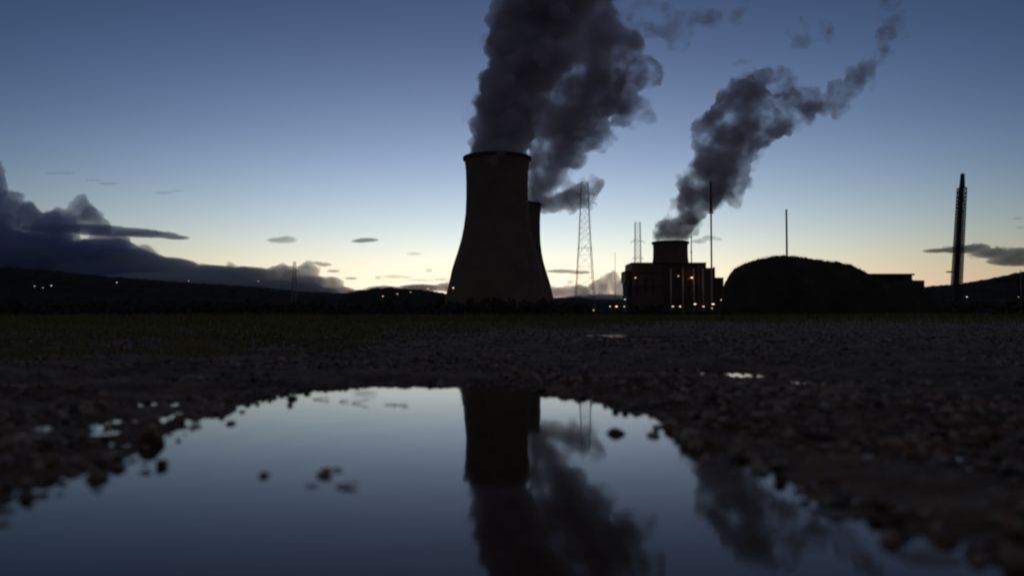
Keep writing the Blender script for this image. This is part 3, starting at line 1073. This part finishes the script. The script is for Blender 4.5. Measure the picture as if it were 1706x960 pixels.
# torn shreds high up on the right
S4 = volume('steam_shred', 0.075, STEAM, noise=0.035, lo=0.45, hi=0.75)
for i, (es, lab) in enumerate([
        ([(1480, 5, 22, 26), (1492, 35, 18, 22), (1500, -25, 26, 24), (1500, 60, 12, 16), (1480, 85, 16, 8), (1470, 100, 10, 8)], 'thin shred of steam running down from the top edge at the right'),
        ([(1330, 50, 26, 20), (1335, 75, 20, 8), (1375, 52, 18, 18), (1350, 68, 22, 8)], 'faint curled shred of steam above the slanting plume'),
        ([(1235, 15, 18, 12), (1225, 35, 14, 8), (1250, 0, 14, 10)], 'very faint shred of steam high between the plumes'),
        ([(1120, 40, 50, 30), (1080, 20, 50, 26), (1130, 75, 24, 16), (1180, 30, 36, 20)], 'broad faint veil of steam right of the broad grey plume')]):
    V, F = puff_hull([(x, y, a, b_, min(a, b_) * .8) for x, y, a, b_ in es], 985, 1.8, 30 + i, bumps=(12, 6), fr=(.42, .2))
    o = fuse('steam_shred', V, F, 1.8, S4, None, 12, 16)
    tag(o, lab, 'steam', 'torn shreds of steam')

# clouds, about twelve kilometres off
DC = 12000.0
C1 = volume('cloud_thick', 0.006, (0.66, 0.78, 0.999))  # blue haze of the distance is put into the cloud colour
C2 = volume('cloud_soft', 0.006, (0.86, 0.93, 0.999))  # distance haze tinted in here too, paler
C3 = volume('cloud_faint', 0.0022, (0.80, 0.87, 0.99))


def cloud(es, mat, lab, seed, voxel=26, disp=130, dscale=260, bumps=(12, 7), depth=None, group='clouds low over the horizon', d=DC):
    V, F = puff_hull([(x, y, a, b_, (depth or max(a, b_) * .8)) for x, y, a, b_ in es], d, voxel, seed, bumps=bumps)
    o = fuse('cloud', V, F, voxel, mat, None, disp, dscale)
    tag(o, lab, 'cloud', group)
    return o


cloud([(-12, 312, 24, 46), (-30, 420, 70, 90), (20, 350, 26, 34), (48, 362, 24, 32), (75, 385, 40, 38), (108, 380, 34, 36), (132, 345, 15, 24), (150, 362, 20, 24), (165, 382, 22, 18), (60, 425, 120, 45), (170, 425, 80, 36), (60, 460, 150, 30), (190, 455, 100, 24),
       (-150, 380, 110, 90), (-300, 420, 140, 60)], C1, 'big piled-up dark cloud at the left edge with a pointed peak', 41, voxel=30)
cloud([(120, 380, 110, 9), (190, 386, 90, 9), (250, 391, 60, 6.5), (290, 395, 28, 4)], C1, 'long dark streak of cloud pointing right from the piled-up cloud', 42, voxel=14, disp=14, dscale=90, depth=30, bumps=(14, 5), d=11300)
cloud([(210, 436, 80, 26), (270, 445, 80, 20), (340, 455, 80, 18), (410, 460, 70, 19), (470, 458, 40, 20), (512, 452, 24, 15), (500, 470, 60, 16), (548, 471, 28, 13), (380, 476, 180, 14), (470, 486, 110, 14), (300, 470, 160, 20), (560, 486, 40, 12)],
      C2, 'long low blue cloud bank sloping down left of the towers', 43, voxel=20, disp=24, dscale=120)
cloud([(470, 400, 30, 6), (462, 401, 20, 4), (480, 398, 18, 5)], C3, 'oval grey cloudlet, left one of the two in the clear sky left of the towers', 44, 8, 10, 60, depth=22)
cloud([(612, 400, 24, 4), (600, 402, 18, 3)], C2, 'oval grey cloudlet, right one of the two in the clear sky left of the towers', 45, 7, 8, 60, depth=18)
cloud([(690, 423, 16, 3)], C3, 'smallest faint cloudlet close left of the front cooling tower', 46, 6, 6, 50, depth=12)
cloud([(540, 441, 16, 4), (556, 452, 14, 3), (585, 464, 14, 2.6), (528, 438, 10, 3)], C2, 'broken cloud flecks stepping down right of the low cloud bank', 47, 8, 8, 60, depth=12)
cloud([(655, 461, 22, 4), (630, 463, 8, 4), (676, 462, 14, 2.6), (715, 451, 8, 4), (735, 466, 20, 3), (700, 467, 30, 2.5)], C3, 'ragged brownish cloud flecks low beside the front cooling tower', 48, 8, 8, 60, depth=14)
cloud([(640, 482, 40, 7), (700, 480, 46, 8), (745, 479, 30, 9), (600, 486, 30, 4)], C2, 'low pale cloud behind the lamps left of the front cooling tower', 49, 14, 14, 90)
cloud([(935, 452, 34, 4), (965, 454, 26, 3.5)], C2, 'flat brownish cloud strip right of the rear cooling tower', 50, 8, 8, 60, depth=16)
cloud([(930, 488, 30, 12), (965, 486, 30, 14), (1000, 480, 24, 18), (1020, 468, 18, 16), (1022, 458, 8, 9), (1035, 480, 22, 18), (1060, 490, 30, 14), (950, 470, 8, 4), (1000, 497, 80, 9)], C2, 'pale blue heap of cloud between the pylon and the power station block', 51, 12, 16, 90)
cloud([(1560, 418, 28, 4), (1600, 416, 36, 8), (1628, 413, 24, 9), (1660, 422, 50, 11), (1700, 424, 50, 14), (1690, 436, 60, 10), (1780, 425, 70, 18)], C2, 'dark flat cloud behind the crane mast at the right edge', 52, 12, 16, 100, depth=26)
cloud([(110, 288, 20, 3), (90, 288, 20, 2)], C3, 'faint thin cloud fleck above the pointed cloud peak', 53, 7, 6, 50, depth=8)
cloud([(182, 306, 22, 3.5), (155, 300, 18, 2)], C3, 'faint thin cloud fleck right of and above the pointed cloud peak', 54, 7, 6, 50, depth=8)
cloud([(272, 321, 20, 3.5), (295, 318, 16, 2)], C3, 'faint thin cloud fleck, the rightmost of three in the upper left sky', 55, 7, 6, 50, depth=8)
cloud([(1695, 364, 14, 3), (1700, 379, 9, 3)], C3, 'tiny faint cloud fleck at the right edge above the dark flat cloud', 56, 6, 6, 50, depth=8)


# ------------------------------------------------------------ small things in the puddle
def stone(px, py, w_px, mat, lab, squash=0.7, seed=0, name='stone', hz=0.25):
    g = np.random.default_rng(seed)
    c = G(px, py)
    d_ = c.y
    r = w_px / 2 / FPX * d_
    Vb, Fb = ICO3
    V = Vb * (1 + .18 * np.sin(Vb[:, [1, 2, 0]] * g.uniform(1.5, 3.2, (1, 3)) + g.uniform(0, 6, (1, 3))))
    V = V * (1 + .05 * np.sin(Vb[:, [2, 0, 1]] * 7 + g.uniform(0, 6)))
    V = V * np.array([1, g.uniform(.7, 1.0), squash]) * r
    o = np_mesh(name, V, Fb, mat, smooth=True)
    o.location = (c.x, c.y, r * squash * hz)
    o.rotation_euler = (0, 0, g.uniform(0, 3))
    tag(o, lab, 'stone', 'loose stones in and round the puddle')
    return o


stone(251, 742, 46, M['brown_stone'], 'large round brown stone at the left edge of the puddle', .85, 1)
stone(385, 707, 15, M['stone'], 'small dark stone alone in the bright left part of the puddle', .6, 2)
stone(483, 676, 11, M['stone'], 'tiny dark stone near the far left shore of the puddle', .8, 3)
stone(395, 664, 20, M['stone'], 'dark stone on the far left shore, above the small lone one', .7, 4)
stone(500, 652, 18, M['stone'], 'flat dark stone on the far shore left of the floating twigs', .5, 5)
stone(1041, 690, 13, M['stone'], 'dark stone at the water edge right of the mirrored pylon', .8, 6)
stone(972, 664, 14, M['stone'], 'dark stone on the far shore above the mirrored pylon', .8, 7)
stone(190, 770, 38, M['stone'], 'dark flat stone just left of the large round brown one', .5, 8)
stone(1545, 930, 110, M['pale_stone'], 'pale blurred flat stone in the water at the bottom right', .14, 9, hz=0.0)
stone(1385, 858, 70, M['pale_stone'], 'long pale stone at the water edge right of the mirrored plume', .16, 12, hz=0.1)
stone(1235, 757, 34, M['pale_stone'], 'pale stone at the water edge right of the clear mirrored sky', .3, 13)
stone(1228, 788, 22, M['pale_stone'], 'small pale stone in the water below the other pale one on the right', .25, 14)


for i_, (x_, y_, w_, lb_) in enumerate([
        (55, 583, 9, 'pale pebble at the grass edge, leftmost of the pale specks'), (241, 571, 6, 'pale pebble second from the left at the grass edge'),
        (346, 572, 8, 'pale pebble third from the left at the grass edge'), (465, 582, 7, 'pale pebble, rightmost of the specks at the left grass edge'),
        (1600, 637, 8, 'pale pebble alone on the far right gravel'), (1302, 582, 8, 'pale pebble in place of a glint on the far gravel in front of the mound'),  # the pebble before the mound is a glint done as a pale stone
        (902, 593, 9, 'reddish pale pebble on the far gravel in front of the rear tower')]):
    stone(x_, y_, w_, M['pale_stone'], lb_, .8, 50 + i_, name='pebble', hz=1.6)


def leaf(px, py, w_px, mat, lab, seed, tilt=0.3, z=0.002):
    g = np.random.default_rng(seed)
    c = G(px, py)
    L = w_px / FPX * c.y
    n = 14
    V, F = [], []
    for i in range(n + 1):
        t_ = i / n
        w = 0.26 * math.sin(math.pi * t_) ** .8 * (1 + .15 * math.sin(t_ * 40))
        for j, s in enumerate((-1, -.5, 0, .5, 1)):
            V.append(((t_ - .5) * L, s * w * L, (.05 + abs(s) * .05 + .04 * math.sin(t_ * 5 + seed) + .02 * math.sin(s * 5 + t_ * 9)) * L))
    for i in range(n):
        for j in range(4):
            a = i * 5 + j
            F.append((a, a + 1, a + 6, a + 5))
    o = mesh_from('fallen_leaf', V, F, mat, None, True)
    sm = o.modifiers.new('thickness', 'SOLIDIFY')
    sm.thickness = 0.0004
    o.location = (c.x, c.y, z)
    o.rotation_euler = (tilt, g.uniform(-.3, .3), g.uniform(0, 6.28))
    tag(o, lab, 'leaf', 'fallen leaves')
    return o


lf = leaf(258, 728, 20, M['yellow_leaf'], 'small yellow leaf stuck on the large round brown stone', 1, .9, 0.0085)
leaf(1692, 905, 55, M['tan_leaf'], 'tan curled leaf at the lower right edge', 2, .5, 0.006)
leaf(540, 795, 46, M['brown_leaf'], 'largest brown leaf of the loose cluster floating in the middle left of the puddle', 3, .1, 0.0)
leaf(578, 812, 40, M['brown_leaf'], 'rightmost and lowest brown leaf of the cluster floating in the puddle', 4, .1, 0.0)
leaf(562, 786, 24, M['pale_leaf'], 'small curled leaf at the top of the cluster floating in the puddle', 7, .1, 0.0)
leaf(520, 812, 22, M['pale_leaf'], 'small curled leaf at the lower left of the cluster floating in the puddle', 8, .1, 0.0)
leaf(440, 792, 34, M['pale_leaf'], 'lone small leaf floating left of the leaf cluster', 9, .05, 0.0)
leaf(325, 710, 34, M['brown_leaf'], 'dull leaf floating left of the small lone stone', 6, .1, 0.0)


def twig(px, py, w_px, lab, seed):
    g = np.random.default_rng(seed)
    c = G(px, py)
    L = w_px / FPX * c.y
    mb = MB()
    p = Vector((-L / 2, 0, 0.0004))
    for i in range(6):
        q = p + Vector((L / 6, g.normal(0, L * .06), abs(g.normal(0, L * .03)) - L * .01))
        mb.tube(p, q, 0.0011 * (1 - i / 9), 0.0011 * (1 - (i + 1) / 9), 6)
        if i in (1, 3, 4):
            mb.tube(q, q + Vector((L * .12, g.normal(0, L * .15), L * g.uniform(.05, .16))), .0007, .0004, 5)
        p = q
    o = mb.build('twig', M['twig'])
    o.location = (c.x, c.y, 0)
    o.rotation_euler = (0, 0, g.uniform(-.5, .5))
    tag(o, lab, 'twig', 'twigs floating near the far shore')


twig(536, 667, 32, 'leftmost floating twig near the far left shore of the puddle', 1)
twig(573, 670, 16, 'shortest twig, second from the left in the floating row', 2)
twig(600, 673, 26, 'straight thin twig, third from the left in the floating row', 3)
twig(663, 676, 46, 'longest branched twig, rightmost in the floating row', 4)
